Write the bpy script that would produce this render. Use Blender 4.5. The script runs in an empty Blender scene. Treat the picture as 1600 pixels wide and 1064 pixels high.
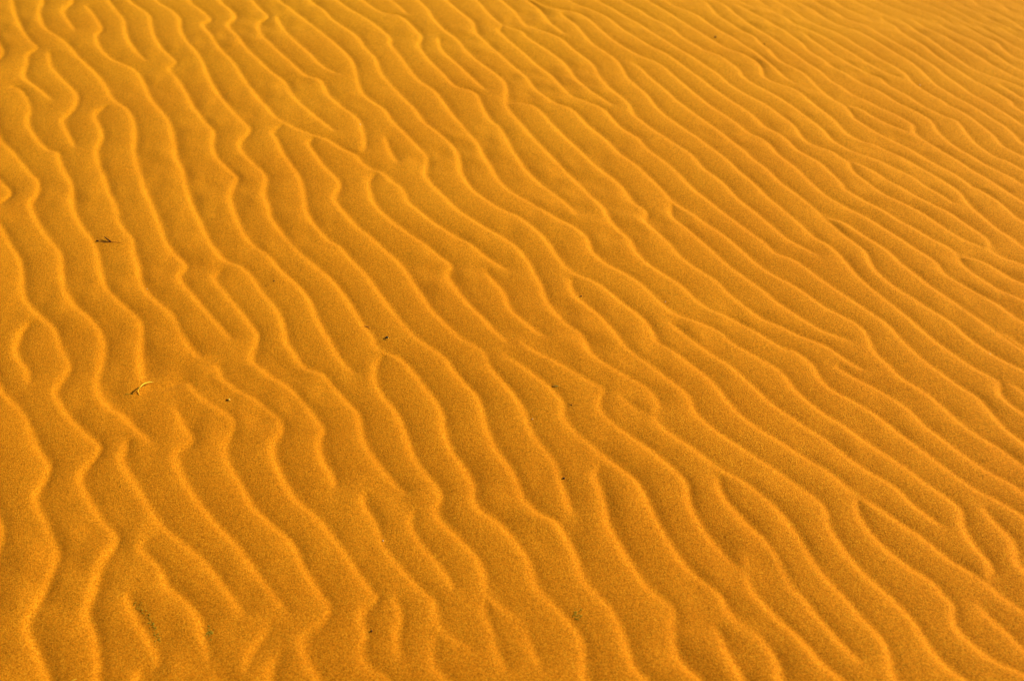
import bpy, math, random
import numpy as np
from mathutils import Vector, Matrix

# ------------------------------------------------------------------ camera, sky, sun, exposure
scene = bpy.context.scene
col = scene.collection
R = math.radians
CAM_H, FPX, YH = 1.60, 2000.0, -800.0            # eye height, focal length in photo pixels, horizon row
PITCH = math.atan2(532.0 - YH, FPX)              # camera looks down by this much
cd = bpy.data.cameras.new("camera")
cam = bpy.data.objects.new("camera", cd)
col.objects.link(cam)
cam.location = (0, 0, CAM_H)
cam.rotation_euler = (math.pi / 2 - PITCH, 0, 0)
cd.sensor_width = 36.0
cd.lens = 36.0 * FPX / 1600.0
cd.clip_start, cd.clip_end = 0.05, 3000.0
cd.dof.use_dof = True
cd.dof.focus_distance = 2.75
cd.dof.aperture_fstop = 3.6
scene.camera = cam

SUN_EL, SUN_AZ = R(33), R(14)                     # azimuth from +X (image right), positive = away from the camera
world = bpy.data.worlds.new("World")
scene.world = world
world.use_nodes = True
wn = world.node_tree
bg = wn.nodes["Background"]
sky = wn.nodes.new("ShaderNodeTexSky")
sky.sky_type = 'NISHITA'
sky.sun_disc = False
sky.sun_elevation = SUN_EL
sky.sun_rotation = math.pi / 2 - SUN_AZ
wn.links.new(sky.outputs[0], bg.inputs[0])
bg.inputs[1].default_value = 0.05
ld = bpy.data.lights.new("sun", 'SUN')
ld.energy = 4.0
ld.angle = R(0.5)
ld.color = (1.0, 0.95, 0.86)
sun = bpy.data.objects.new("sun", ld)
col.objects.link(sun)
to_sun = Vector((math.cos(SUN_EL) * math.cos(SUN_AZ), math.cos(SUN_EL) * math.sin(SUN_AZ), math.sin(SUN_EL)))
sun.rotation_euler = to_sun.to_track_quat('Z', 'Y').to_euler()
scene.view_settings.view_transform = 'Standard'
scene.view_settings.look = 'None'
scene.view_settings.exposure = 0.56
scene.view_settings.gamma = 1.0
scene.cycles.pixel_filter_type = 'BLACKMAN_HARRIS'
scene.cycles.filter_width = 1.0

# ------------------------------------------------------------------ survey of the ripple crests
# Each line is one crest, read off the photograph region by region (@region then points inside it), from its far
# end to its near end; survey() turns the readings into ground positions in metres.
REG = {'A': (1000, 0, 5.3333), 'B': (1300, 0, 5.3333), 'C': (1000, 150, 5.3333), 'D': (1300, 150, 5.3333)}
for r_, y0 in enumerate((0, 260, 520, 764)):
    for c_, x0 in enumerate((0, 400, 800, 1160)):
        REG['%d%d' % (r_, c_)] = (x0, y0, 3.5477)
CRESTS = """
@00 60,0 75,60 95,110 130,180 180,240 200,262 150,300 145,350 125,400 140,435 190,470 250,520 285,550
@00 60,480 105,490 145,545 160,600 148,660 165,710 215,780 265,825 312,832 325,880 350,940 385,1000 @10 395,130 400,220 440,310 490,380 520,430 540,500 555,590 580,660 640,730 710,790 770,850 780,930 775,1000 @20 775,80 775,170 790,250
@00 230,0 215,50 220,100 245,150 300,190 370,240 430,310 510,380 570,450 605,520 650,565 690,590 725,640 740,690 745,750 738,830 755,910 780,970 @10 785,80 820,170 860,260 890,340 915,410 960,470 1025,543 990,610 1050,690 1120,770 1200,860 1280,945
@00 585,585 530,620 525,655 550,700 560,760 532,820 540,890 565,950 @10 575,60 610,160 640,220 650,290 690,350 730,400 735,460 760,540 780,640 830,710 900,770 960,830 990,900 1040,980 @20 1020,25 1055,70 1100,120
@00 395,0 355,40 350,70 380,120 412,162
@00 475,30 510,70 550,130 555,160 530,195 545,250 600,310 670,345 735,372 790,440 820,520 870,590 920,650 950,730 965,800 970,860 1000,920 @10 1015,40 1025,100 1060,200 1110,310 1160,410 1220,490 1270,522 1330,545 1390,600 1450,690 1520,770 1550,840 @11 135,830 150,880 165,960 @21 165,40 200,90 250,165 300,195 365,215 430,290 500,370 560,430 575,520 600,600 660,690 730,780 800,850 835,870
@00 600,0 640,50 685,110 690,160 710,220 760,290 805,332
@00 720,0 780,40 825,80 835,140 860,210 910,280 968,335 935,372 980,430 1030,510 1070,590 1130,670 1180,730 1175,800 1200,870 1260,930 1312,975 @10 1312,60 1280,130 1275,190 1310,280 1350,370 1420,440 1490,490 @11 140,570 220,640 280,710 330,820 370,900 420,980 @21 430,80 470,145 540,205
@00 870,0 940,40 990,90 995,150 1030,220 1090,290 1120,340 1150,410 1200,500 1270,590 1330,660 1383,718 1330,780 1335,830 1390,890 1450,940 1475,990 @10 1470,60 1460,150 1490,230 @11 75,270 140,360 200,430 290,510 400,600 470,680 530,770 590,870 640,930 @21 660,65 720,105 790,130 860,200 930,290 1000,380 1030,450 1040,530 1080,640 1140,720 1200,830 1200,900 1250,980 @31 1300,140 1380,210 1450,300 1510,400 1540,510 @32 150,560 230,640 300,710 360,790 390,860 392,960 410,1064
@00 1050,0 1110,45 1163,97 1122,125 1160,180 1220,270 1290,340 1350,430 @01 0,520 60,590 110,650 180,690 270,730 335,752 400,772 480,820 550,850 580,890 640,930 700,950 @11 750,70 810,120 840,190 910,250 1000,320 1100,380 1180,420 1260,480 1330,530 1390,560
@00 1220,0 1260,30 1300,80 1262,130 1310,190 1370,270 @01 30,345 80,390 160,450 200,520 270,590 340,650 430,720
@00 1400,0 1440,40 1482,87 1435,115 @01 15,165 60,220 130,290 200,350 270,410 340,430 370,460 400,520 480,590 550,640 580,690 600,790 585,825
@01 140,690 88,730 110,770 150,850 210,930 @11 210,10 240,60 260,140 280,250 340,340 400,400 460,430 520,500 600,580 660,660 720,750 790,840 860,920 @21 870,10 940,60 1040,130 1090,200 1150,270 1220,340 1250,420 1280,530 1330,640 1400,730 1450,830 @22 60,910 100,950 @32 110,95 150,130 235,165 270,220 320,300 360,390 390,490 450,560 530,640 580,730 620,830 650,930 690,1010 750,1064
@00 0,770 60,830 110,890 170,960 @10 200,65 205,130 165,190 170,230 220,330 280,410 330,480 340,560 345,640 370,710 430,780 500,840 550,910 570,980 @20 570,90 550,190 535,270 550,340 610,410 690,460 740,520 835,600
@10 -70,10 0,80 48,140 -30,205
@00 268,285 275,350 320,410 370,460 420,520 405,592 345,655 350,690 380,750 408,805
@01 115,85 140,140 210,220 290,290 360,360 445,405
@01 130,0 200,50 290,120 380,190 450,250 520,320 550,390 562,450 590,510 650,560 710,600 750,660 830,740 900,810 945,865 935,930 @11 935,40 980,100 1040,160 1120,240 1210,300 1310,360 1400,410 1470,470 1520,540 @12 110,560 160,650 185,730 240,810 310,880 380,930 410,990 @22 418,95 480,150 560,200 650,250 730,290 790,350 812,400 780,450 810,500 900,570 990,630 1080,700 1160,760 @23 0,820 90,880 170,950 @33 60,0 150,70 230,150 290,230 350,320 410,420 490,510 570,590 650,690 730,770 790,850 820,940 860,1064
@01 300,0 370,50 430,110 510,160 570,210 600,260 660,320 685,390 740,460 820,540 880,600 930,670 1010,730 1080,790 1120,860 1130,930 @11 1150,50 1190,110 1260,170 1350,230 1440,270 @12 60,295 130,350 200,420 240,480 300,550 360,590 440,620 520,670 600,740 680,800 750,870 790,940 @22 800,45 890,100 990,170 1080,240 1150,310 1200,380 1270,450 @23 100,530 200,590 300,660 420,730 520,800 620,870 @33 600,10 680,60 770,110 870,180 970,240 1060,310 1150,380 1260,440 1340,490 1420,560 1500,620 1561,660
@01 450,0 520,50 600,95 680,150 740,205 742,240 790,300 840,370 900,440 980,490 1030,550 1080,620 1150,700 1220,780 1260,850 1310,930 @11 1340,60 1410,130 @12 90,190 190,250 260,290 340,330 410,390 440,460 520,530 620,580 700,630 780,700 850,770 930,820 1040,860 1150,910 1250,980 @22 1220,50 1310,100 @23 90,130 180,180 240,230 290,300 360,360 450,430 550,490 640,560 730,620 830,690 920,750 1020,830 1110,890 @33 1160,60 1215,115 1220,190 1270,280 1340,360 1387,420 1360,465
@01 590,0 660,50 720,75 785,82 830,110 880,160 915,200 900,245 920,280 960,330 1030,400 1100,470 1170,490 1220,515 1250,580 1300,660 1350,700 1400,790 1460,880 @02 110,960 @12 70,0 150,80 240,150 300,200 358,265
@01 750,0 800,40 832,75
@01 900,0 950,50 980,100 1050,170 1110,210 1160,270 1230,330 1300,380 1360,430 1385,480 1390,580 1450,660 @02 120,760 190,830 260,900 @12 350,70 430,150 500,220 540,290 590,350 650,400 680,460 740,520 830,580 940,650 1020,730 1110,790 1230,840 @13 160,960 250,1010 @23 270,80 350,130 400,180 430,240 500,300 600,350 700,410 800,480 900,560 1000,640 1090,710 1180,780 1290,860 1390,910 1480,960 1561,1010
@01 1010,205 1020,260 1080,320 1150,380 1210,440 1267,490
@01 1060,0 1130,60 1200,120 1220,180 1290,240 1370,310 @02 50,395 100,450 135,495 180,530 250,570 330,600 420,690 510,760 590,840 690,910 @12 770,60 840,130 890,185 960,230 1050,290 1140,350 1220,410 @13 80,530 170,590 270,640 350,690 430,750 520,800 600,840 670,890 700,940 715,985 @23 750,110 820,170 880,230 980,290 1080,360 1160,430 1250,510 1340,570 1440,630 1530,700 1561,725
@12 885,200 875,235 890,280 960,330 1040,400 1120,470 1200,540 @13 80,650 180,730 270,790 360,850 450,900 530,930 610,955
@02 10,565 75,570 135,590 210,670 290,750 370,820 440,890 @12 560,60 620,120 670,190 742,245 728,290 780,340 860,410 930,490 1030,560 1130,620 1210,700 @13 90,820 200,870 300,920 380,950 460,980 @23 510,90 580,140 675,190
@01 1230,0 1290,70 1360,140 1345,170 @02 70,290 150,360 220,410 270,470 320,520 400,555 490,590 530,625 600,700 700,760 780,840 880,910 @12 960,80 @C 0,370 70,440 150,500 230,560 310,630 400,720 480,790 @12 1310,350 1400,410 @13 180,470 270,500 350,550 430,610 520,670 610,730 700,790 790,850 850,910 900,970 @23 860,0 930,70 1010,140 1110,210 1210,280 1310,340 1380,420 1460,510 1561,590
@01 1385,145 1470,170 @02 80,200 160,250 240,300 300,350 340,410 410,480 480,530 557,580
@01 1370,0 1430,50 @02 40,95 85,150
@02 105,150 180,170 270,210 330,260 400,310 450,350 480,410 530,470 600,530 650,580 670,630 730,670 800,720 880,780 970,840 @C 0,190 90,260 200,330 300,400 400,460 470,530 530,600 620,660 720,740 @12 1240,160 1330,230 1430,310 @13 230,380 320,430 405,478
@02 100,0 160,50 200,110 288,185
@02 270,65 310,95 350,130 400,190 440,235 510,280 570,320 610,370 640,420 700,480 @C 0,-70 70,0 120,70 200,150 290,210 380,275 480,340 560,400 640,460 740,540 810,610 900,680 990,760 @12 1400,150 1490,220 @13 260,260 330,320 400,380 480,430 545,485 590,540 640,600 720,670 810,740 900,810 980,880 1060,950 @23 1120,70 1220,140 1320,200 1415,250 1432,320 1490,380 1561,430
@02 140,0 220,30 300,45 380,65 440,110 500,170 560,220 640,270 720,310 790,330 @A 90,490 190,540 270,610 350,680 440,760 @C 500,10 600,90 700,150 790,210 880,280 1000,335 1080,390 1130,460 1200,520 1290,590 1400,700 1480,770 1560,830 @13 520,190 620,240 720,290 800,340 880,390 950,440 1030,490 1080,530 1120,590 1200,640 1290,690 1380,740 1470,800 1561,860
@02 665,340 @A 0,550 70,620 150,690 230,760 @C 290,20 380,90 480,160 580,230 680,300 780,380 870,450 950,530 1050,600 1150,700 @13 300,150 380,210 450,270 540,350 620,410 680,460 710,530 770,600 860,670 960,730 1050,790 1150,850 1240,930 @23 1340,80 1440,140 1561,200
@13 475,275 560,300 640,350 720,400 810,460 880,530 960,590 1060,670 1150,730 1250,800 1350,870 1450,940 1561,1010
@02 330,0 430,40 520,80 580,130 660,190 @A 0,330 90,385 190,430 290,490 400,570 500,640 600,720 @C 720,10 830,80 930,150 1040,240 1150,300 1240,365 1300,430 1400,490 1500,550 1570,620 @D 90,740 180,800 @13 560,120 650,170 750,220 850,280 950,330 1050,390 1130,430 1190,480 1215,530 1280,590 1360,640 1440,690 1561,745
@13 1210,492 1300,510 1400,560 1480,610 1561,650
@02 480,0 560,40 640,90 @A 0,190 90,260 200,330 310,400 420,460 530,530 640,600 730,680 830,750 @C 940,10 1050,70 1150,140 1240,200 1310,270 1370,350 1460,400 1600,445 @D 70,500 140,540 155,590 200,650 280,710 380,780 470,830 @13 800,160 890,200 980,240 1060,290 1150,350 1240,400 1335,440
@D 195,548 290,590 380,640 480,710 580,770 @13 870,110 960,160 1060,210 1150,250 1240,310 1330,370 1372,412 1370,450 1450,500 1561,540
@02 610,0 700,45 @A 0,75 80,130 180,180 270,230 340,300 440,360 540,420 640,450 740,510 820,570 850,620 930,680 1040,740 1150,800 @C 1220,50 1310,110 1400,170 1480,230 1550,290 @D 0,345 90,400 180,450 280,482 380,520 480,570 580,620 680,680 780,750 @13 1090,150 1165,200
@A 60,0 150,50 240,100 330,160 430,220 540,290 620,340 720,400 830,435 890,465 960,500 1010,560 1020,615 1070,655 1150,690 1240,712 1310,750 1380,800 @C 1450,60 1530,120 @D 0,175 50,220 120,290 220,345 280,370 350,385 450,430 560,480 670,540 760,600 860,660 960,720 1050,790 @13 1210,150 1260,210 1330,270 1420,340 1500,390 1561,440
@A 200,0 290,50 400,90 490,130 560,180 650,240 760,300 860,370 960,430 1050,500 1150,580 1200,630 1290,685
@A 540,15 600,80 650,130 750,190 850,250 950,300 1010,360 1080,410 1120,460 1180,510 1270,550 1360,600 1430,660 1480,720 1560,780 @D 0,20 80,60 140,110 180,170 260,220 360,280 460,330 570,380 670,430 770,490 880,560 990,620 1090,690 1180,760 @13 1310,120 1400,180 1480,240 1561,300
@A 640,0 720,50 800,120 900,190 1000,250 1100,310 1200,380 1290,440 1400,520 1500,580 @B 0,670 90,720 170,780 @D 270,20 400,90 520,140 620,195 682,232 682,285 750,340 860,400 960,460 1070,530 1170,600 1280,670 1390,740 1490,810 1600,880
@D 165,85 240,100 320,150 420,200 520,240 635,288
@A 740,0 830,50 930,100 1040,160 1150,220 1260,290 1350,350 1400,410 1500,470 @B 0,540 90,590 190,650 290,700 400,750 @D 540,40 640,90 740,140 830,200 880,280 960,350 1060,420 1170,480 1280,550 1390,610 1490,660 1600,730
@A 900,0 1000,40 1100,90 1200,140 1290,200 1400,240 1500,285 @B 0,335 100,390 200,450 300,510 400,570 500,610 570,632
@A 1365,272 1440,330 1530,385 @B 0,440 100,490 200,550 300,600 405,638 445,680 540,740 640,790 @D 720,50 830,110 940,160 1040,200 1100,270 1180,360 1270,430 1370,490 1480,530 1600,600
@A 1060,0 1150,40 1250,70 1340,130 1440,190 1530,225 @B 0,250 100,300 200,360 310,420 410,480 520,540 612,600 650,650 720,710 830,780 940,840 @D 950,60 1060,110 1170,180 1260,250 1350,320 1410,390 1500,440 1600,490
@A 1240,0 1330,30 1410,40 1470,80 1540,140 @B 0,175 100,220 210,250 320,310 430,370 530,430 640,490 730,560 790,620 860,690 970,760 @D 1030,0 1130,50 1230,110 1330,180 1430,240 1530,320 1600,390
@A 1490,0 1560,40 @B 0,70 90,130 200,170 310,220 420,290 530,350 650,410 760,480 860,540 950,620 1050,690 1140,760 @D 1210,0 1320,60 1430,130 1530,190 1600,240
@B 50,0 150,55 240,115 345,165
@B 180,0 290,50 380,100 440,160 520,200 560,250 650,310 760,370 850,440 970,520 1080,590 1180,660 1280,710 1400,780 1500,840 @D 1500,60 1600,130
@B 260,0 350,50 460,90 560,140 640,200 740,270 840,340 940,410 1050,480 1150,550 1260,600 1370,640 1480,680 1600,730
@B 1395,698 1500,760 1600,820
@B 665,140 720,180 820,240 930,290 1030,350 1130,410 1240,470 1350,540 1460,600 1600,670
@B 390,0 480,40 590,80 700,105 820,140 910,200 1020,260 1130,310 1220,360 1310,420 1410,480 1500,540 1600,590
@B 620,0 720,50 830,90 930,130 1020,170 1130,220 1250,290 1360,340 1420,400 1500,460 1600,500
@B 740,0 850,50 960,95 1035,140
@B 900,0 1010,60 1090,110 1150,170 1260,230 1370,290 1480,360 1600,420
@B 1060,0 1150,60 1250,130 1330,190 1430,240 1520,290 1600,330
@B 1180,0 1280,60 1380,110 1460,170 1530,210 1600,240
@B 1330,0 1420,50 1520,90 1600,130
@B 1470,0 1600,60
@01 712,755 740,830 782,890
@01 320,760 285,785 320,840 380,920 @11 440,55 460,100 430,170 470,230 550,320 640,390 720,460 800,530 860,620 920,710 970,790 1050,870 1130,950 @21 1180,50 1260,105 1290,180 1360,260 1430,340 1480,420 @22 70,450 110,550 170,630 230,710 260,800 290,880 330,985
@11 660,30 625,65 627,130 660,210 740,290 850,370 940,430 1030,500 1078,540 1060,590 1110,670 1180,760 1260,840 1330,920 1395,975
@11 1270,565 1310,620 1370,690 1400,770 1460,840 @12 130,910 192,945
@11 1480,975 @12 130,1030 @22 60,62 140,110 240,160 340,215 430,270 505,310 480,370 490,430 550,490 640,560 730,620 820,690 900,760 960,830 975,920 @32 980,80 1020,160 1080,250 1150,330 1220,400 1290,450 @33 50,550 130,640 210,720 300,800 380,890 450,970 560,1060
@22 590,345 650,390 705,430 760,445
@32 1305,385 1292,440
@12 880,865 960,930 1040,970 @22 1010,50 1100,110 1180,160 1260,220 1340,290 @23 160,380 250,440 350,510 460,580 560,660 680,750 780,810 870,870 950,940 @33 930,70 1010,130 1105,197
@12 325,610 322,655 350,710 410,760 490,830 560,910 610,980 @22 610,60 680,120 770,180 860,250 940,310 990,370 1010,430 1070,490 1160,560 1250,620 @23 90,700 200,770 310,850 400,910 @33 460,110 470,180 530,280 610,390 700,480 790,560 880,640 950,720 1010,820 1080,920 1160,1000 1250,1064
@23 520,170 600,220 680,260 760,300 860,360 940,420 1010,490 1100,560 1200,640 1290,710 1400,780 1500,830 1561,880
@23 1450,0 1561,70
@23 1505,275 1561,312
@10 1230,565 1182,600 1205,650 1250,700 1320,780 1390,870 1422,932 1335,980 @20 1390,130 1450,190 @21 80,230 170,280 230,340 290,410 340,480 368,525 345,580 360,680 410,760 432,830
@10 -25,290 0,330 50,430 100,510 115,600 120,690 160,770 230,830 290,880 320,950 @20 315,20 335,80 380,180 350,240 305,310 312,360 360,440 440,530 520,600 550,640 480,730 440,800 470,880 520,970 @30 560,170 642,262 610,330 550,420 530,500 500,600 475,690 510,780 530,880 540,980 540,1060
@10 165,855 110,910 90,970 @20 82,80 100,140 140,190 160,268
@20 900,312 960,290 1030,262 1080,320 1160,380 1240,430 1290,480 1270,550 1240,620 1260,710 1310,790 1370,900 @30 1390,80 1480,160 @31 60,170 150,240 210,310 250,410 310,510 370,600 402,650 370,720 270,795 250,830 270,920 310,990 350,1064
@20 965,400 1000,480 1050,560 1062,588 985,640 970,680 1000,770 1050,860 @30 1120,90 1200,190 1290,280 1370,390 @31 0,460 60,540 120,620 172,690
@20 700,590 690,640 670,690 710,770 780,880 @30 820,90 890,190 970,260 1060,330 1150,420 1220,510 1290,610 1350,692
@20 1200,160 1230,240 1310,300 1400,350 1480,410 @21 120,465 137,528 92,590 90,660 120,740 170,840 230,920 @31 330,140 410,230 480,330 550,440 620,540 668,600 590,660 580,720 605,800 580,880 590,940 650,1000 740,1064
@20 0,310 40,360 130,460 170,560 210,650 265,732 240,810 190,900 210,980 @30 230,140 270,240 312,345 290,420 250,530 200,630 150,720 148,790 190,880 230,980 260,1064
@21 700,115 662,170 652,240 700,340 770,420 810,500 850,620 880,690 940,770 1022,880 955,920 980,980 @31 990,110 1060,200 1140,280 1220,370 1260,460 1270,560 1310,610 1390,670 1470,740 1500,830 @32 110,890 160,985
@21 1375,120 1470,180 @22 80,200 160,260 240,330 280,390 280,450 330,530 400,590 470,650 550,710 630,770 690,820 730,890 @32 760,90 810,190 870,290 930,380 1000,460 1090,530 1160,590 1190,660 1240,720 1330,780 1400,850 1460,930 1490,1030 1495,1064
@21 620,870 585,900 600,950 @31 600,80 660,180 690,270 750,370 830,460 910,550 980,600 990,650 1000,730 1040,790 1130,840 1200,880
@22 480,735 455,790 490,870 510,950 @32 515,90 530,190 590,290 640,380 690,460 760,550 850,620 890,655 885,740 890,840 920,930 990,1010 1050,1064
@22 1140,790 1150,870 1200,950 @32 1210,90 1300,190 1390,270 1460,360 1510,460 @33 270,530 350,610 420,700 500,790 580,880 652,945
@32 1120,745 1160,820 1190,900 1250,1000 1290,1064
@30 820,265 770,310 820,370 890,440 920,530 1010,600 1070,670 1112,745 1110,800 1140,880 1150,945
@30 705,580 715,640 770,750 820,840 870,930 840,985 750,1045
@30 1495,745 1440,830 1380,910 1350,1010
@30 1550,900 1490,1040
@31 880,110 850,160 870,230 940,330 1010,410 1070,500 1097,552
@31 1000,800 980,860 970,930 1000,1000 1060,1064
@31 1265,600 1270,680 1310,800 1330,900 1390,1000
@31 770,605 800,700 775,800 790,900 802,935
@32 0,700 50,760
@23 640,895 @33 635,120 690,210 770,300 870,380 970,450 1060,500 1110,570 1172,625 1165,700 1200,770 1280,850 1380,930 1480,985 1561,1020
@33 0,750 60,795
@33 1335,95 1400,180 1480,250 1520,340 1550,420
@33 1318,625 1380,700 1460,770 1561,870
@00 -120,60 -10,245 5,300 -60,360
@20 -260,60 -110,300 -40,420
@30 -330,-300 -150,-60 -20,150 2,235 -30,350 -100,520 -160,760 -90,1000
"""


def read_lines(txt):
    out = []
    for ln in txt.strip().splitlines():
        reg, pts = None, []
        for tok in ln.split():
            if tok[0] == '@':
                reg, fresh = REG[tok[1:]], True
            else:
                a, b = tok.split(',')
                p = np.array((reg[0] + float(a) / reg[2], reg[1] + float(b) / reg[2]))
                # where two regions overlap the later reading wins, so a crest never doubles back on itself
                while fresh and len(pts) > 1 and np.dot(p - pts[-1], pts[-1] - pts[-2]) < 0:
                    pts.pop()
                fresh = False
                pts.append(p)
        out.append(np.array(pts))
    return out


def survey(p, z=0.0):
    """photo position -> ground position (metres) on the level z"""
    p = np.asarray(p, float)
    u = (p[..., 0] - 800.0) / FPX
    v = (532.0 - p[..., 1]) / FPX
    dy = math.cos(PITCH) + v * math.sin(PITCH)
    dz = -math.sin(PITCH) + v * math.cos(PITCH)
    t = (np.asarray(z) - CAM_H) / dz
    return np.stack([u * t, dy * t], -1)


def base_z(x, y):
    """broad tilt of the ground, shaped to brighten the far right and dim the near side"""
    win = np.exp(-((x / 5.0) ** 2 + ((y - 3.0) / 6.0) ** 2) ** 2)
    return (-0.034 * x * (y - 2.9) - 0.010 * x * x) * win


def survey_ground(p, lift):
    G = survey(p, lift)
    for _ in range(8):
        G = survey(p, base_z(G[..., 0], G[..., 1]) + lift)
    return G


def catmull(P, step):
    if len(P) < 3:
        Q = P
    else:
        Q = []
        E = np.vstack([2 * P[0] - P[1], P, 2 * P[-1] - P[-2]])
        for i in range(1, len(E) - 2):
            p0, p1, p2, p3 = E[i - 1], E[i], E[i + 1], E[i + 2]
            n = max(2, int(np.linalg.norm(p2 - p1) / step) + 1)
            t = np.linspace(0, 1, n, endpoint=False)[:, None]
            Q.append(0.5 * ((2 * p1) + (-p0 + p2) * t + (2 * p0 - 5 * p1 + 4 * p2 - p3) * t ** 2 + (-p0 + 3 * p1 - 3 * p2 + p3) * t ** 3))
        Q.append(P[-1:])
        Q = np.vstack(Q)
    return Q


def smooth_line(G, it=2):
    for _ in range(it):
        H = G.copy()
        H[1:-1] = 0.25 * G[:-2] + 0.5 * G[1:-1] + 0.25 * G[2:]
        G = H
    return G


LEVEL = 0.004
RUN = np.array((math.sin(R(27)), -math.cos(R(27))))   # the general run of the crests
LINES, TIPS = [], []
for P in read_lines(CRESTS):
    G = survey_ground(P, LEVEL)
    e0 = P[0][0] > -5 and (P[0][1] < 6 or P[0][0] < 6 or P[0][0] > 1594)
    e1 = P[-1][0] > -5 and (P[-1][1] > 1057 or P[-1][0] > 1594 or P[-1][0] < 6)
    TIPS.append((None if e0 else G[0], None if e1 else G[-1]))
    if e0:                                        # crests that leave the surveyed ground run on a little
        d = G[0] - G[min(3, len(G) - 1)]
        d = 0.3 * d / np.linalg.norm(d) - 0.7 * RUN
        d /= np.linalg.norm(d)
        G = np.vstack([G[0] + d * 0.40, G[0] + d * 0.2, G])
    if e1:
        d = G[-1] - G[max(-4, -len(G))]
        d = 0.3 * d / np.linalg.norm(d) + 0.7 * RUN
        d /= np.linalg.norm(d)
        G = np.vstack([G, G[-1] + d * 0.2, G[-1] + d * 0.40])
    LINES.append(smooth_line(catmull(G, 0.006), 3))

# ------------------------------------------------------------------ ripple phase between the crests (harmonic)
X0, X1, Y0, Y1 = -2.45, 2.45, 1.05, 5.35
WAVE = 0.085


def crest_cells(h):
    """signed distance to the crests on a grid of cell h, valid only within 1.3 cells"""
    nx, ny = int(round((X1 - X0) / h)) + 1, int(round((Y1 - Y0) / h)) + 1
    best = np.full((ny, nx), 9.0)
    sgn = np.zeros((ny, nx))
    rad = 1.35 * h
    for L in LINES:
        n = len(L) - 1
        for i in range(n):
            a, b = L[i], L[i + 1]
            i0 = int((min(a[0], b[0]) - rad - X0) / h); i1 = int((max(a[0], b[0]) + rad - X0) / h) + 2
            j0 = int((min(a[1], b[1]) - rad - Y0) / h); j1 = int((max(a[1], b[1]) + rad - Y0) / h) + 2
            i0, j0 = max(i0, 0), max(j0, 0)
            i1, j1 = min(i1, nx), min(j1, ny)
            if i0 >= i1 or j0 >= j1:
                continue
            gx = X0 + np.arange(i0, i1) * h - a[0]
            gy = (Y0 + np.arange(j0, j1) * h - a[1])[:, None]
            dx, dy = b - a
            l2 = dx * dx + dy * dy + 1e-12
            t = (gx * dx + gy * dy) / l2
            tc = np.clip(t, 0, 1)
            d = np.hypot(gx - tc * dx, gy - tc * dy)
            if i == 0:
                d = np.where(t < 0, 9, d)
            if i == n - 1:
                d = np.where(t > 1, 9, d)
            cr = dx * gy - dy * gx
            bb = best[j0:j1, i0:i1]
            ss = sgn[j0:j1, i0:i1]
            m = (d < rad) & (d < bb)
            bb[m] = d[m]
            ss[m] = np.sign(cr)[m]
    return best, sgn


def resize(a, ny, nx):
    j = np.linspace(0, a.shape[0] - 1, ny); i = np.linspace(0, a.shape[1] - 1, nx)
    j0 = np.clip(j.astype(int), 0, a.shape[0] - 2); i0 = np.clip(i.astype(int), 0, a.shape[1] - 2)
    fj = (j - j0)[:, None]; fi = i - i0
    A = a[j0][:, i0]; B = a[j0][:, i0 + 1]; C_ = a[j0 + 1][:, i0]; D_ = a[j0 + 1][:, i0 + 1]
    return (A * (1 - fi) + B * fi) * (1 - fj) + (C_ * (1 - fi) + D_ * fi) * fj


def blur(a, n=1):
    for _ in range(n):
        P = np.pad(a, 1, mode='edge')
        a = 0.25 * P[:-2, 1:-1] + 0.5 * P[1:-1, 1:-1] + 0.25 * P[2:, 1:-1]
        P = np.pad(a, 1, mode='edge')
        a = 0.25 * P[1:-1, :-2] + 0.5 * P[1:-1, 1:-1] + 0.25 * P[1:-1, 2:]
    return a


def solve_phase():
    u, wave = None, None
    for h, its in ((0.016, 1000), (0.008, 260), (0.004, 150)):
        d, s = crest_cells(h)
        fixed = d < 1.35 * h
        ny, nx = d.shape
        wl = WAVE if wave is None else resize(wave, ny, nx)
        val = np.where(s > 0, d / wl, 1 - d / wl)
        u = np.full((ny, nx), 0.5) if u is None else resize(u, ny, nx)
        u[fixed] = val[fixed]
        free = ~fixed
        jj, ii = np.indices((ny, nx))
        par = (jj + ii) & 1
        masks = [(par == 0) & free, (par == 1) & free]
        w = 1.75
        for _ in range(its):
            for m in masks:
                P = np.pad(u, 1, mode='edge')
                avg = 0.25 * (P[:-2, 1:-1] + P[2:, 1:-1] + P[1:-1, :-2] + P[1:-1, 2:])
                u = np.where(m, u + w * (avg - u), u)
        if wave is None:                          # local spacing of the crests, from the winding of the phase
            e = np.exp(2j * math.pi * u)
            gx_, gy_ = np.gradient(e.real), np.gradient(e.imag)
            g = np.sqrt(gx_[0] ** 2 + gx_[1] ** 2 + gy_[0] ** 2 + gy_[1] ** 2) / (2 * math.pi * h)
            wave = np.clip(1.0 / blur(g, 18), 0.05, 0.13)
    return u, wave


# cross-section of a ripple: S(u) is the slope facing downwind (to the right) at phase u, its integral the height
NT = 2000
ut = (np.arange(NT) + 0.5) / NT
uc = np.where(ut > 0.55, ut - 1.0, ut)            # -0.45 .. 0.55 with the bright lee face at 0
S = np.where(uc < 0, 0.70 * np.exp(-(uc / 0.062) ** 2) + 0.30 * np.exp(-(np.abs(uc) / 0.25) ** 1.5), np.exp(-(uc / 0.045) ** 2))
S = S - 0.17 * np.exp(-((uc - 0.18) / 0.13) ** 2)
S -= S.mean()
S /= S.max()
HT = -np.cumsum(S) / NT
HT -= HT.mean()
HT = np.append(HT, HT[0])
PEAK = 0.53                                       # steepest slope (tangent)


def section(u):
    f = np.mod(u, 1.0) * NT
    i = f.astype(int)
    return HT[i] * (1 - (f - i)) + HT[np.minimum(i + 1, NT)] * (f - i)


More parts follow.
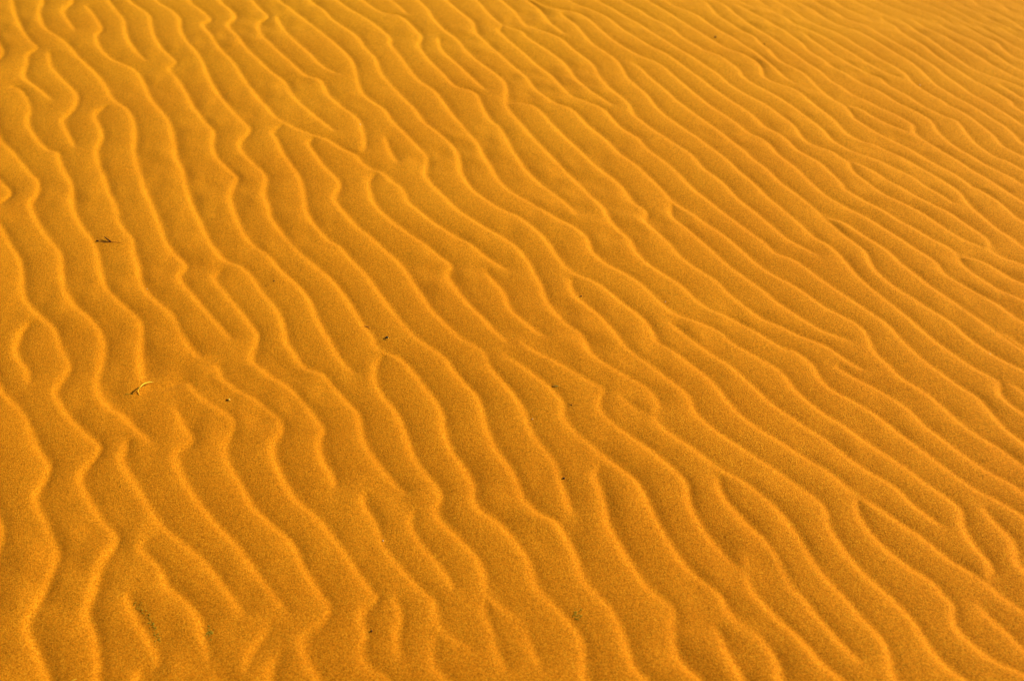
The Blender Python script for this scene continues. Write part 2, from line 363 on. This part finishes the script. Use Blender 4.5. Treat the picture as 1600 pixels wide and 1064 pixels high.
phase, wave = solve_phase()
core_h = blur(section(phase) * PEAK * resize(wave, *phase.shape), 1)

rng = np.random.RandomState(7)


def waves(x, y, wl, n, seed):
    """smooth pseudo-random field of typical wavelength wl, about -1..1"""
    r = np.random.RandomState(seed)
    o = np.zeros_like(x)
    for k in range(n):
        a = r.uniform(0, 2 * math.pi)
        kk = 2 * math.pi / (wl * r.uniform(0.6, 1.7))
        o += np.sin((x * math.cos(a) + y * math.sin(a)) * kk + r.uniform(0, 6.283))
    return o / math.sqrt(n)


# ------------------------------------------------------------------ ground sheet, fine near the camera, out to the horizon
def axis(lo, hi, h, g1, hmax1, g2, far):
    core = np.linspace(lo, hi, int(round((hi - lo) / h)) + 1)
    ext, s, d = [], h, 0.0
    while d < far:
        s *= g1 if s < hmax1 else g2
        d += s
        ext.append(d)
    ext = np.array(ext)
    return np.concatenate([lo - ext[::-1], core, hi + ext])


ax = axis(X0, X1, 0.004, 1.012, 0.022, 1.13, 900.0)
ay = axis(Y0, Y1, 0.004, 1.012, 0.022, 1.13, 900.0)
GX, GY = np.meshgrid(ax, ay)
th = R(27)
phi = (GX * math.cos(th) + GY * math.sin(th)) / 0.088 + 0.55 * waves(GX, GY, 1.1, 7, 3) + 0.13 * waves(GX, GY, 0.3, 7, 5)
gap = np.maximum(np.gradient(ax)[None, :], np.gradient(ay)[:, None])
fade = np.clip((0.045 - gap) / 0.02, 0, 1)
Z = section(phi) * PEAK * 0.086 * fade
ci = (GX > X0 - 1e-6) & (GX < X1 + 1e-6) & (GY > Y0 - 1e-6) & (GY < Y1 + 1e-6)
jx = np.where(np.any(ci, 0))[0]
jy = np.where(np.any(ci, 1))[0]
core_on = resize(core_h, len(jy), len(jx))
sub = (slice(jy[0], jy[-1] + 1), slice(jx[0], jx[-1] + 1))
cx, cy = GX[sub], GY[sub]
depth = cy * math.cos(PITCH) + CAM_H * math.sin(PITCH)       # how far inside the surveyed ground (metres)
half = 0.4 * depth
y_near, y_far = survey((800, 1064))[1], survey((800, 0))[1]
inside = np.minimum(half - np.abs(cx), np.minimum(cy - y_near, y_far - cy))
wgt = np.clip((inside + 0.19) / 0.15, 0, 1)
wgt = wgt * wgt * (3 - 2 * wgt)
Z[sub] = Z[sub] * (1 - wgt) + core_on * wgt
for px_, py_, rad_, k_ in ((1010, 625, 70, 0.55), (800, 985, 90, 0.55), (700, 1010, 60, 0.7), (430, 1030, 90, 0.7), (290, 610, 60, 0.7), (775, 560, 50, 0.6), (590, 1040, 70, 0.75)):
    c_ = survey_ground((px_, py_), 0.0)
    r_m = rad_ / 700.0
    Z *= 1 - (1 - k_) * np.exp(-((GX - c_[0]) ** 2 + (GY - c_[1]) ** 2) / r_m ** 2)
for a_, b_ in TIPS:                               # crests die out gently where they end
    for g_ in (a_, b_):
        if g_ is not None:
            w_ = (slice(*np.searchsorted(ay, (g_[1] - 0.09, g_[1] + 0.09))), slice(*np.searchsorted(ax, (g_[0] - 0.09, g_[0] + 0.09))))
            Z[w_] *= 1 - 0.42 * np.exp(-((GX[w_] - g_[0]) ** 2 + (GY[w_] - g_[1]) ** 2) / 0.028 ** 2)
# crest heights vary a little along their length, and the whole ground rolls gently
Z *= 1.0 + 0.13 * waves(GX, GY, 0.33, 6, 11)
Z += 0.0028 * waves(GX, GY, 0.75, 6, 13)
Z += 0.0007 * waves(GX, GY, 0.085, 8, 19) * np.clip(waves(GX, GY, 0.6, 5, 23) + 0.6, 0, 1.5) * fade   # small dents and bumps
Z += base_z(GX, GY)  # ground tilt added for the brightness gradient across the sand
rr = np.hypot(GX, GY - 3.0)
Z += np.clip((rr - 8) / 60, 0, 1) ** 1.5 * 2.2 * waves(GX, GY, 70.0, 6, 17)


def link_mesh(name, me, mat, parent=None):
    o = bpy.data.objects.new(name, me)
    col.objects.link(o)
    if mat:
        me.materials.append(mat)
    if parent:
        o.parent = parent
    return o


def grid_mesh(name, GX, GY, Z):
    ny, nx = GX.shape
    me = bpy.data.meshes.new(name)
    me.vertices.add(nx * ny)
    me.vertices.foreach_set('co', np.stack([GX, GY, Z], -1).astype(np.float32).ravel())
    idx = np.arange(nx * ny, dtype=np.int32).reshape(ny, nx)
    q = np.stack([idx[:-1, :-1], idx[:-1, 1:], idx[1:, 1:], idx[1:, :-1]], -1).reshape(-1)
    nf = len(q) // 4
    me.loops.add(len(q))
    me.loops.foreach_set('vertex_index', q)
    me.polygons.add(nf)
    me.polygons.foreach_set('loop_start', np.arange(0, nf * 4, 4, dtype=np.int32))
    me.polygons.foreach_set('use_smooth', np.ones(nf, dtype=bool))
    me.update(calc_edges=True)
    return me


def ground_z(x, y):
    j = min(max(np.searchsorted(ay, y) - 1, 0), len(ay) - 2)
    i = min(max(np.searchsorted(ax, x) - 1, 0), len(ax) - 2)
    fy = (y - ay[j]) / (ay[j + 1] - ay[j]); fx = (x - ax[i]) / (ax[i + 1] - ax[i])
    return float((Z[j, i] * (1 - fx) + Z[j, i + 1] * fx) * (1 - fy) + (Z[j + 1, i] * (1 - fx) + Z[j + 1, i + 1] * fx) * fy)


# ------------------------------------------------------------------ materials
def new_mat(name):
    m = bpy.data.materials.new(name)
    m.use_nodes = True
    nt = m.node_tree
    return m, nt, nt.nodes["Principled BSDF"]


def sand_material():
    m, nt, b = new_mat("sand")
    N, L = nt.nodes, nt.links
    b.inputs['Roughness'].default_value = 0.75
    b.inputs['Specular IOR Level'].default_value = 0.10
    b.inputs['Specular Tint'].default_value = (1.0, 0.62, 0.10, 1)
    tc = N.new('ShaderNodeTexCoord')

    def noise(scale, detail, rough=0.5):
        n = N.new('ShaderNodeTexNoise')
        n.inputs['Scale'].default_value = scale
        n.inputs['Detail'].default_value = detail
        n.inputs['Roughness'].default_value = rough
        L.new(tc.outputs['Object'], n.inputs['Vector'])
        return n

    def ramp(src, stops):
        r = N.new('ShaderNodeValToRGB')
        e = r.color_ramp.elements
        e[0].position, e[0].color = stops[0][0], (*stops[0][1], 1)
        e[1].position, e[1].color = stops[-1][0], (*stops[-1][1], 1)
        for p, c in stops[1:-1]:
            k = e.new(p)
            k.color = (*c, 1)
        L.new(src, r.inputs[0])
        return r
    # grain: amber and ochre grains with some dark and some pale ones
    rot = N.new('ShaderNodeMapping')
    rot.inputs['Rotation'].default_value = (0.5, 0.9, 0.6)
    L.new(tc.outputs['Object'], rot.inputs['Vector'])
    g1 = N.new('ShaderNodeTexVoronoi')
    g1.inputs['Scale'].default_value = 560.0
    L.new(rot.outputs[0], g1.inputs['Vector'])
    sep = N.new('ShaderNodeSeparateColor')
    L.new(g1.outputs['Color'], sep.inputs[0])
    g2 = noise(190, 3.0, 0.7)
    r1 = ramp(sep.outputs[0], [(0.0, (0.20, 0.056, 0.0010)), (0.22, (0.52, 0.153, 0.0022)), (0.45, (0.70, 0.225, 0.0030)), (0.78, (0.82, 0.279, 0.0042)), (1.0, (1.0, 0.46, 0.012))])
    r2 = ramp(g2.outputs[0], [(0.34, (0.46, 0.146, 0.0015)), (0.5, (0.69, 0.217, 0.0027)), (0.66, (0.88, 0.271, 0.004))])
    mx = N.new('ShaderNodeMix')
    mx.data_type = 'RGBA'
    mx.inputs[0].default_value = 0.5
    L.new(r1.outputs[0], mx.inputs[6])
    L.new(r2.outputs[0], mx.inputs[7])
    # broad drift of the sand's tint
    g3 = noise(2.2, 3.0, 0.55)
    r3 = ramp(g3.outputs[0], [(0.3, (0.95, 0.93, 0.9)), (0.7, (1.03, 1.05, 1.1))])
    mu = N.new('ShaderNodeMix')
    mu.data_type = 'RGBA'
    mu.blend_type = 'MULTIPLY'
    mu.inputs[0].default_value = 1.0
    # base colour shifts from red-brown near the camera to more golden with distance
    sx = N.new('ShaderNodeSeparateXYZ')
    L.new(tc.outputs['Object'], sx.inputs[0])
    ad = N.new('ShaderNodeMath')
    ad.operation = 'MULTIPLY_ADD'
    L.new(g3.outputs[0], ad.inputs[0])
    ad.inputs[1].default_value = 0.9
    L.new(sx.outputs['Y'], ad.inputs[2])
    mr = N.new('ShaderNodeMapRange')
    mr.inputs['From Min'].default_value = 1.9
    mr.inputs['From Max'].default_value = 5.2
    L.new(ad.outputs[0], mr.inputs[0])
    r4 = ramp(mr.outputs[0], [(0.0, (0.97, 0.945, 1.6)), (0.45, (0.99, 1.04, 1.8)), (1.0, (0.97, 1.16, 2.1))])
    m4 = N.new('ShaderNodeMix')
    m4.data_type = 'RGBA'
    m4.blend_type = 'MULTIPLY'
    m4.clamp_result = False
    m4.inputs[0].default_value = 1.0
    L.new(mx.outputs[2], m4.inputs[6])
    L.new(r4.outputs[0], m4.inputs[7])
    L.new(m4.outputs[2], mu.inputs[6])
    L.new(r3.outputs[0], mu.inputs[7])
    L.new(mu.outputs[2], b.inputs['Base Color'])
    # relief of the grains
    bn = noise(300, 4.0, 0.8)
    L.new(rot.outputs[0], bn.inputs['Vector'])
    bp = N.new('ShaderNodeBump')
    bp.inputs['Strength'].default_value = 1.0
    bp.inputs['Distance'].default_value = 0.0017
    L.new(bn.outputs[0], bp.inputs['Height'])
    L.new(bp.outputs[0], b.inputs['Normal'])
    return m


sand = link_mesh("sand", grid_mesh("sand", GX, GY, Z), sand_material())
sand['kind'] = 'structure'


# ------------------------------------------------------------------ small things lying on the sand
import bmesh


def plain(name, color, rough=0.6, spots=None, scale=900.0):
    m, nt, b = new_mat(name)
    b.inputs['Roughness'].default_value = rough
    b.inputs['Specular IOR Level'].default_value = 0.12
    tc = nt.nodes.new('ShaderNodeTexCoord')
    n = nt.nodes.new('ShaderNodeTexNoise')
    n.inputs['Scale'].default_value = scale
    nt.links.new(tc.outputs['Object'], n.inputs['Vector'])
    r = nt.nodes.new('ShaderNodeValToRGB')
    e = r.color_ramp.elements
    c2 = spots or tuple(0.6 * c for c in color)
    e[0].position, e[0].color = 0.35, (*c2, 1)
    e[1].position, e[1].color = 0.62, (*color, 1)
    nt.links.new(n.outputs[0], r.inputs[0])
    nt.links.new(r.outputs[0], b.inputs['Base Color'])
    return m


M_STRAW = plain("dry_straw", (0.92, 0.56, 0.03), 0.5, (0.70, 0.40, 0.02))
M_TWIG = plain("dark_twig", (0.045, 0.018, 0.008), 0.7, (0.02, 0.008, 0.004))
M_RED = plain("brown_stem", (0.42, 0.13, 0.02), 0.7)
M_HUSK = plain("dark_husk", (0.05, 0.035, 0.006), 0.5, (0.012, 0.010, 0.006))
M_GREEN = plain("green_leaf", (0.22, 0.24, 0.03), 0.5, (0.12, 0.13, 0.02))
M_YELLOW = plain("yellow_seed", (0.85, 0.62, 0.09), 0.4, (0.70, 0.42, 0.05))
M_STONE = plain("dark_grain", (0.06, 0.025, 0.010), 0.6, (0.03, 0.012, 0.006))
M_QUARTZ = plain("pale_grain", (0.90, 0.74, 0.42), 0.3, (0.85, 0.62, 0.25))
M_OLIVE = plain("olive_fleck", (0.40, 0.24, 0.010), 0.9, (0.26, 0.17, 0.006), 300.0)


def spot(px, py, lift=0.0):
    """point of the ground seen at a survey reading, lifted above it"""
    z = 0.0
    for _ in range(14):
        x, y = survey((px, py), z + lift)
        z = ground_z(x, y)
    return Vector((x, y, z + lift))


def tag(o, label, cat, group=None):
    o['label'], o['category'] = label, cat
    if group:
        o['group'] = group
    return o


def tube(pts, radii, sides=7, steps=5):
    """tapered stem along a smooth line"""
    P = catmull(np.array([list(p) for p in pts]), np.linalg.norm(np.array(pts[0]) - np.array(pts[-1])) / (steps * len(pts)))
    rr_ = np.interp(np.linspace(0, 1, len(P)), np.linspace(0, 1, len(radii)), radii)
    bm = bmesh.new()
    rings = []
    for i in range(len(P)):
        t = Vector(P[min(i + 1, len(P) - 1)] - P[max(i - 1, 0)]).normalized()
        a = t.orthogonal().normalized() if not rings else (side - t * side.dot(t)).normalized()
        side = a
        c = t.cross(a)
        rings.append([bm.verts.new(Vector(P[i]) + (a * math.cos(k * 2 * math.pi / sides) + c * math.sin(k * 2 * math.pi / sides)) * rr_[i]) for k in range(sides)])
    for i in range(len(rings) - 1):
        for k in range(sides):
            f = bm.faces.new((rings[i][k], rings[i][(k + 1) % sides], rings[i + 1][(k + 1) % sides], rings[i + 1][k]))
            f.smooth = True
    bm.faces.new(rings[0][::-1])
    bm.faces.new(rings[-1])
    return bm


def pebble(rx, ry, rz, seed, rough=0.22, at=(0, 0, 0), rot=0.0, bm=None):
    """irregular grain"""
    r = random.Random(seed)
    b = bm or bmesh.new()
    vs = bmesh.ops.create_icosphere(b, subdivisions=2, radius=1.0)['verts']
    ds = [Vector((r.gauss(0, 1), r.gauss(0, 1), r.gauss(0, 1))).normalized() for _ in range(7)]
    am = [r.uniform(-rough, rough) for _ in ds]
    cr, sr = math.cos(rot), math.sin(rot)
    for v in vs:
        k = 1 + sum(a * max(0, v.co.dot(d)) ** 3 for a, d in zip(am, ds))
        x, y, z = v.co.x * k * rx, v.co.y * k * ry, v.co.z * k * rz
        v.co = Vector((x * cr - y * sr + at[0], x * sr + y * cr + at[1], z + at[2]))
        for f in v.link_faces:
            f.smooth = True
    return b


def blade(pts, widths, thick=0.0004):
    """thin leaf strip with a slight keel, given thickness"""
    bm = bmesh.new()
    P = catmull(np.array([list(p) for p in pts]), 0.002)
    ww = np.interp(np.linspace(0, 1, len(P)), np.linspace(0, 1, len(widths)), widths)
    rows = []
    for i in range(len(P)):
        t = Vector(P[min(i + 1, len(P) - 1)] - P[max(i - 1, 0)]).normalized()
        s_ = Vector((0, 0, 1)).cross(t).normalized()
        up = Vector((0, 0, 1))
        c = Vector(P[i])
        rows.append([bm.verts.new(c + s_ * ww[i] + up * thick), bm.verts.new(c - up * thick), bm.verts.new(c - s_ * ww[i] + up * thick), bm.verts.new(c + up * thick * 1.2)])
    for a, b in zip(rows[:-1], rows[1:]):
        for k in range(4):
            bm.faces.new((a[k], a[(k + 1) % 4], b[(k + 1) % 4], b[k])).smooth = True
    bm.faces.new(rows[0][::-1])
    bm.faces.new(rows[-1])
    return bm


def build(name, bm, mat, parent=None, origin=None):
    bmesh.ops.recalc_face_normals(bm, faces=bm.faces)
    if origin is not None:
        for v in bm.verts:
            v.co -= origin
    me = bpy.data.meshes.new(name)
    bm.to_mesh(me)
    bm.free()
    o = link_mesh(name, me, mat, parent)
    if origin is not None and parent is None:
        o.location = origin
    return o


def base(name, at):
    e = bpy.data.objects.new(name, None)
    e.empty_display_size = 0.01
    e.location = at
    col.objects.link(e)
    return e


def zp(x, y, ox, oy, k=17.733):
    return ox + x / k, oy + y / k


# curved straw
arc = [(520, 610, 0.0005), (600, 540, 0.0075), (700, 430, 0.0135), (790, 350, 0.012), (900, 312, 0.007), (1010, 303, 0.003), (1075, 318, 0.0005)]
pts = [spot(*zp(x, y, 180, 580), l) for x, y, l in arc]
o = build("straw", tube(pts, [0.0006, 0.0011, 0.0014, 0.0013, 0.0010, 0.0005]), M_STRAW, origin=spot(*zp(520, 610, 180, 580)))
tag(o, "yellow dry straw bowed into an arch above its own shadow", "straw")
pts = [spot(*zp(x, y, 180, 580), l) for x, y, l in ((640, 500, 0.0035), (648, 580, 0.002), (662, 665, 0.0004))]
o = build("straw", tube(pts, [0.0005, 0.0008, 0.0006]), M_STRAW, origin=spot(*zp(662, 665, 180, 580)))
tag(o, "short straight straw propped under the yellow arched straw", "straw")
pts = [spot(*zp(x, y, 180, 580), 0.0004) for x, y in ((285, 630), (390, 628), (490, 636))]
o = build("straw", tube(pts, [0.0010, 0.0005, 0.0003]), M_STRAW, origin=spot(*zp(285, 630, 180, 580)))
tag(o, "tiny pale straw lying flat left of the arched straw", "straw")

# broken twig
org = spot(*zp(770, 505, 130, 350))
t = base("twig", org)
tag(t, "broken dark brown twig half buried beside a ripple crest", "twig")
pts = [spot(*zp(x, y, 130, 350), l) for x, y, l in ((400, 480, 0.0), (590, 506, 0.0004), (770, 503, 0.0009), (900, 508, 0.0006), (1060, 528, 0.0))]
build("stem", tube(pts, [0.0004, 0.0007, 0.0010, 0.0006, 0.0003]), M_RED, t, org)
pts = [spot(*zp(x, y, 130, 350), l) for x, y, l in ((770, 500, 0.0010), (690, 440, 0.0035), (590, 362, 0.0060))]
build("side_branch", tube(pts, [0.0017, 0.0016, 0.0011]), M_TWIG, t, org)
c = spot(*zp(395, 472, 130, 350), 0.001)
build("bud", pebble(0.0042, 0.0022, 0.0022, 5, 0.3, c, -0.35), M_TWIG, t, org)

# husk with a pale fleck, and the chip beside it
org = spot(*zp(795, 675, 560, 490))
t = base("seed_husk", org)
tag(t, "small dark seed husk with a pale green fleck, right of a thin brown chip", "seed husk")
build("shell", pebble(0.0036, 0.0026, 0.0024, 8, 0.35, org + Vector((-0.0008, 0, 0.0015)), 0.5), M_HUSK, t, org)
build("wing", blade([org + Vector((-0.006, 0.0002, 0.0006)), org + Vector((0, 0, 0.0022)), org + Vector((0.006, -0.0016, 0.0006))], [0.0004, 0.0014, 0.0004]), M_HUSK, t, org)
build("fleck", pebble(0.0012, 0.0012, 0.0012, 9, 0.2, spot(*zp(826, 678, 560, 490), 0.0034)), M_YELLOW, t, org)
pts = [spot(*zp(x, y, 560, 490), 0.0006) for x, y in ((155, 350), (225, 362), (300, 384))]
o = build("chip", blade(pts, [0.0004, 0.0010, 0.0004], 0.0006), M_RED, origin=pts[1])
tag(o, "thin brown plant chip lying across a ripple crest left of the dark husk", "chip")

# yellow seed with its dark stalk
org = spot(*zp(745, 680, 330, 600, 26.6))
t = base("seed", org)
tag(t, "bright yellow seed with a short dark stalk, right of the arched straw", "seed")
build("kernel", pebble(0.0026, 0.0023, 0.0022, 12, 0.15, org + Vector((0.0004, 0, 0.0018))), M_YELLOW, t, org)
build("stalk", tube([org + Vector((-0.0015, 0, 0.0014)), org + Vector((-0.004, 0.0003, 0.0012)), org + Vector((-0.0075, 0.0004, 0.0003))], [0.0014, 0.0012, 0.0006]), M_HUSK, t, org)

# green leaf scrap
pts = [spot(*zp(x, y, 850, 585, 26.6), l) for x, y, l in ((330, 475, 0.0004), (420, 470, 0.0014), (530, 490, 0.0014), (600, 500, 0.0004))]
o = build("leaf_scrap", blade(pts, [0.0005, 0.0013, 0.0013, 0.0004], 0.0005), M_GREEN, origin=pts[1])
tag(o, "narrow green leaf scrap resting on a ripple crest near the middle", "leaf")

# yellow straw end at the near edge
pts = [spot(x, y, l) for x, y, l in ((106, 1067, 0.0005), (114, 1062.5, 0.002), (120, 1060, 0.001))]
o = build("straw", tube(pts, [0.0007, 0.0009, 0.0004]), M_STRAW, origin=pts[0])
tag(o, "yellow straw tip poking in at the near edge of the sand", "straw")

# dark grains
for k, (px, py, r_, lab) in enumerate((
        (880.8, 747.7, 0.0021, "dark grain sitting on a bright crest right of centre, nearer than the leaf scrap"),
        (1117.7, 59.0, 0.0034, "dark grain far off near the top, the largest of the far grains"),
        (1194.5, 69.6, 0.0024, "small dark grain far off near the top, right of the larger one"),
        (908.0, 463.3, 0.0019, "lone dark grain in a trough just right of the middle of the picture"),
        (580.6, 985.8, 0.0017, "dark grain in the near trough at the bottom, left of centre"),
        (892.5, 632.8, 0.0017, "dark grain in the trough just right of the green leaf scrap"),
        (428.2, 439.6, 0.0018, "lone dark grain in a trough left of centre, between two long crests"))):
    c = spot(px, py)
    o = build("dark_grain", pebble(r_ * 1.15, r_, r_ * 0.85, 30 + k, 0.3, c + Vector((0, 0, r_ * 0.45)), k * 1.1), M_STONE, origin=c)
    tag(o, lab, "grain", "dark grains scattered on the sand")
for k, (px, py, lab) in enumerate((
        (563, 195.5, "pale shining grain far off on a crest in the upper left half"),
        (230, 452, "pale shining grain on a crest below the broken twig"),
        (1039.6, 472, "pale shining grain in a trough right of centre"),
        (1547, 553, "pale shining grain near the right edge, halfway up"),
        (1437.5, 134, "pale shining grain far off in the upper right ripples"),
        (598.5, 845, "pale shining grain on a near crest, lower left of centre"),
        (832, 655, "pale shining grain on a long crest, below the leaf scrap"))):
    c = spot(px, py)
    r_ = 0.0013 * (1.0 if py > 300 else 1.4)
    o = build("pale_grain", pebble(r_, r_, r_, 60 + k, 0.3, c + Vector((0, 0, r_ * 0.5)), k), M_QUARTZ, origin=c)
    tag(o, lab, "grain", "pale grains shining on the sand")

# small olive-coloured flecks set in the near troughs
for k, (line, n, wd, lab) in enumerate((
        (((213, 942), (222, 954), (234, 966), (241, 985), (248, 1003)), 55, 3.0, "long streak of olive green flecks in a near trough at the lower left"),
        (((329, 982), (325, 996)), 30, 3.5, "small patch of olive green flecks under a crest bend at the lower left"),
        (((901, 956), (906, 968)), 22, 4.0, "faint olive flecks in a near trough, right of bottom centre"))):
    r = random.Random(k + 100)
    bm = bmesh.new()
    L_ = np.array(line, float)
    c0 = spot(*L_.mean(0))
    for q in range(n):
        f = r.random() * (len(L_) - 1)
        i = min(int(f), len(L_) - 2)
        p = L_[i] * (1 - f + i) + L_[i + 1] * (f - i)
        c = spot(p[0] + r.gauss(0, wd), p[1] + r.gauss(0, wd), 0.0003)
        s_ = r.uniform(0.0006, 0.0013)
        pebble(s_ * 1.6, s_, s_ * 0.5, 200 + q, 0.3, c, r.uniform(0, 3.1), bm)
    o = build("olive_flecks", bm, M_OLIVE, origin=c0)
    tag(o, lab, "plant debris", "olive flecks in the near troughs")
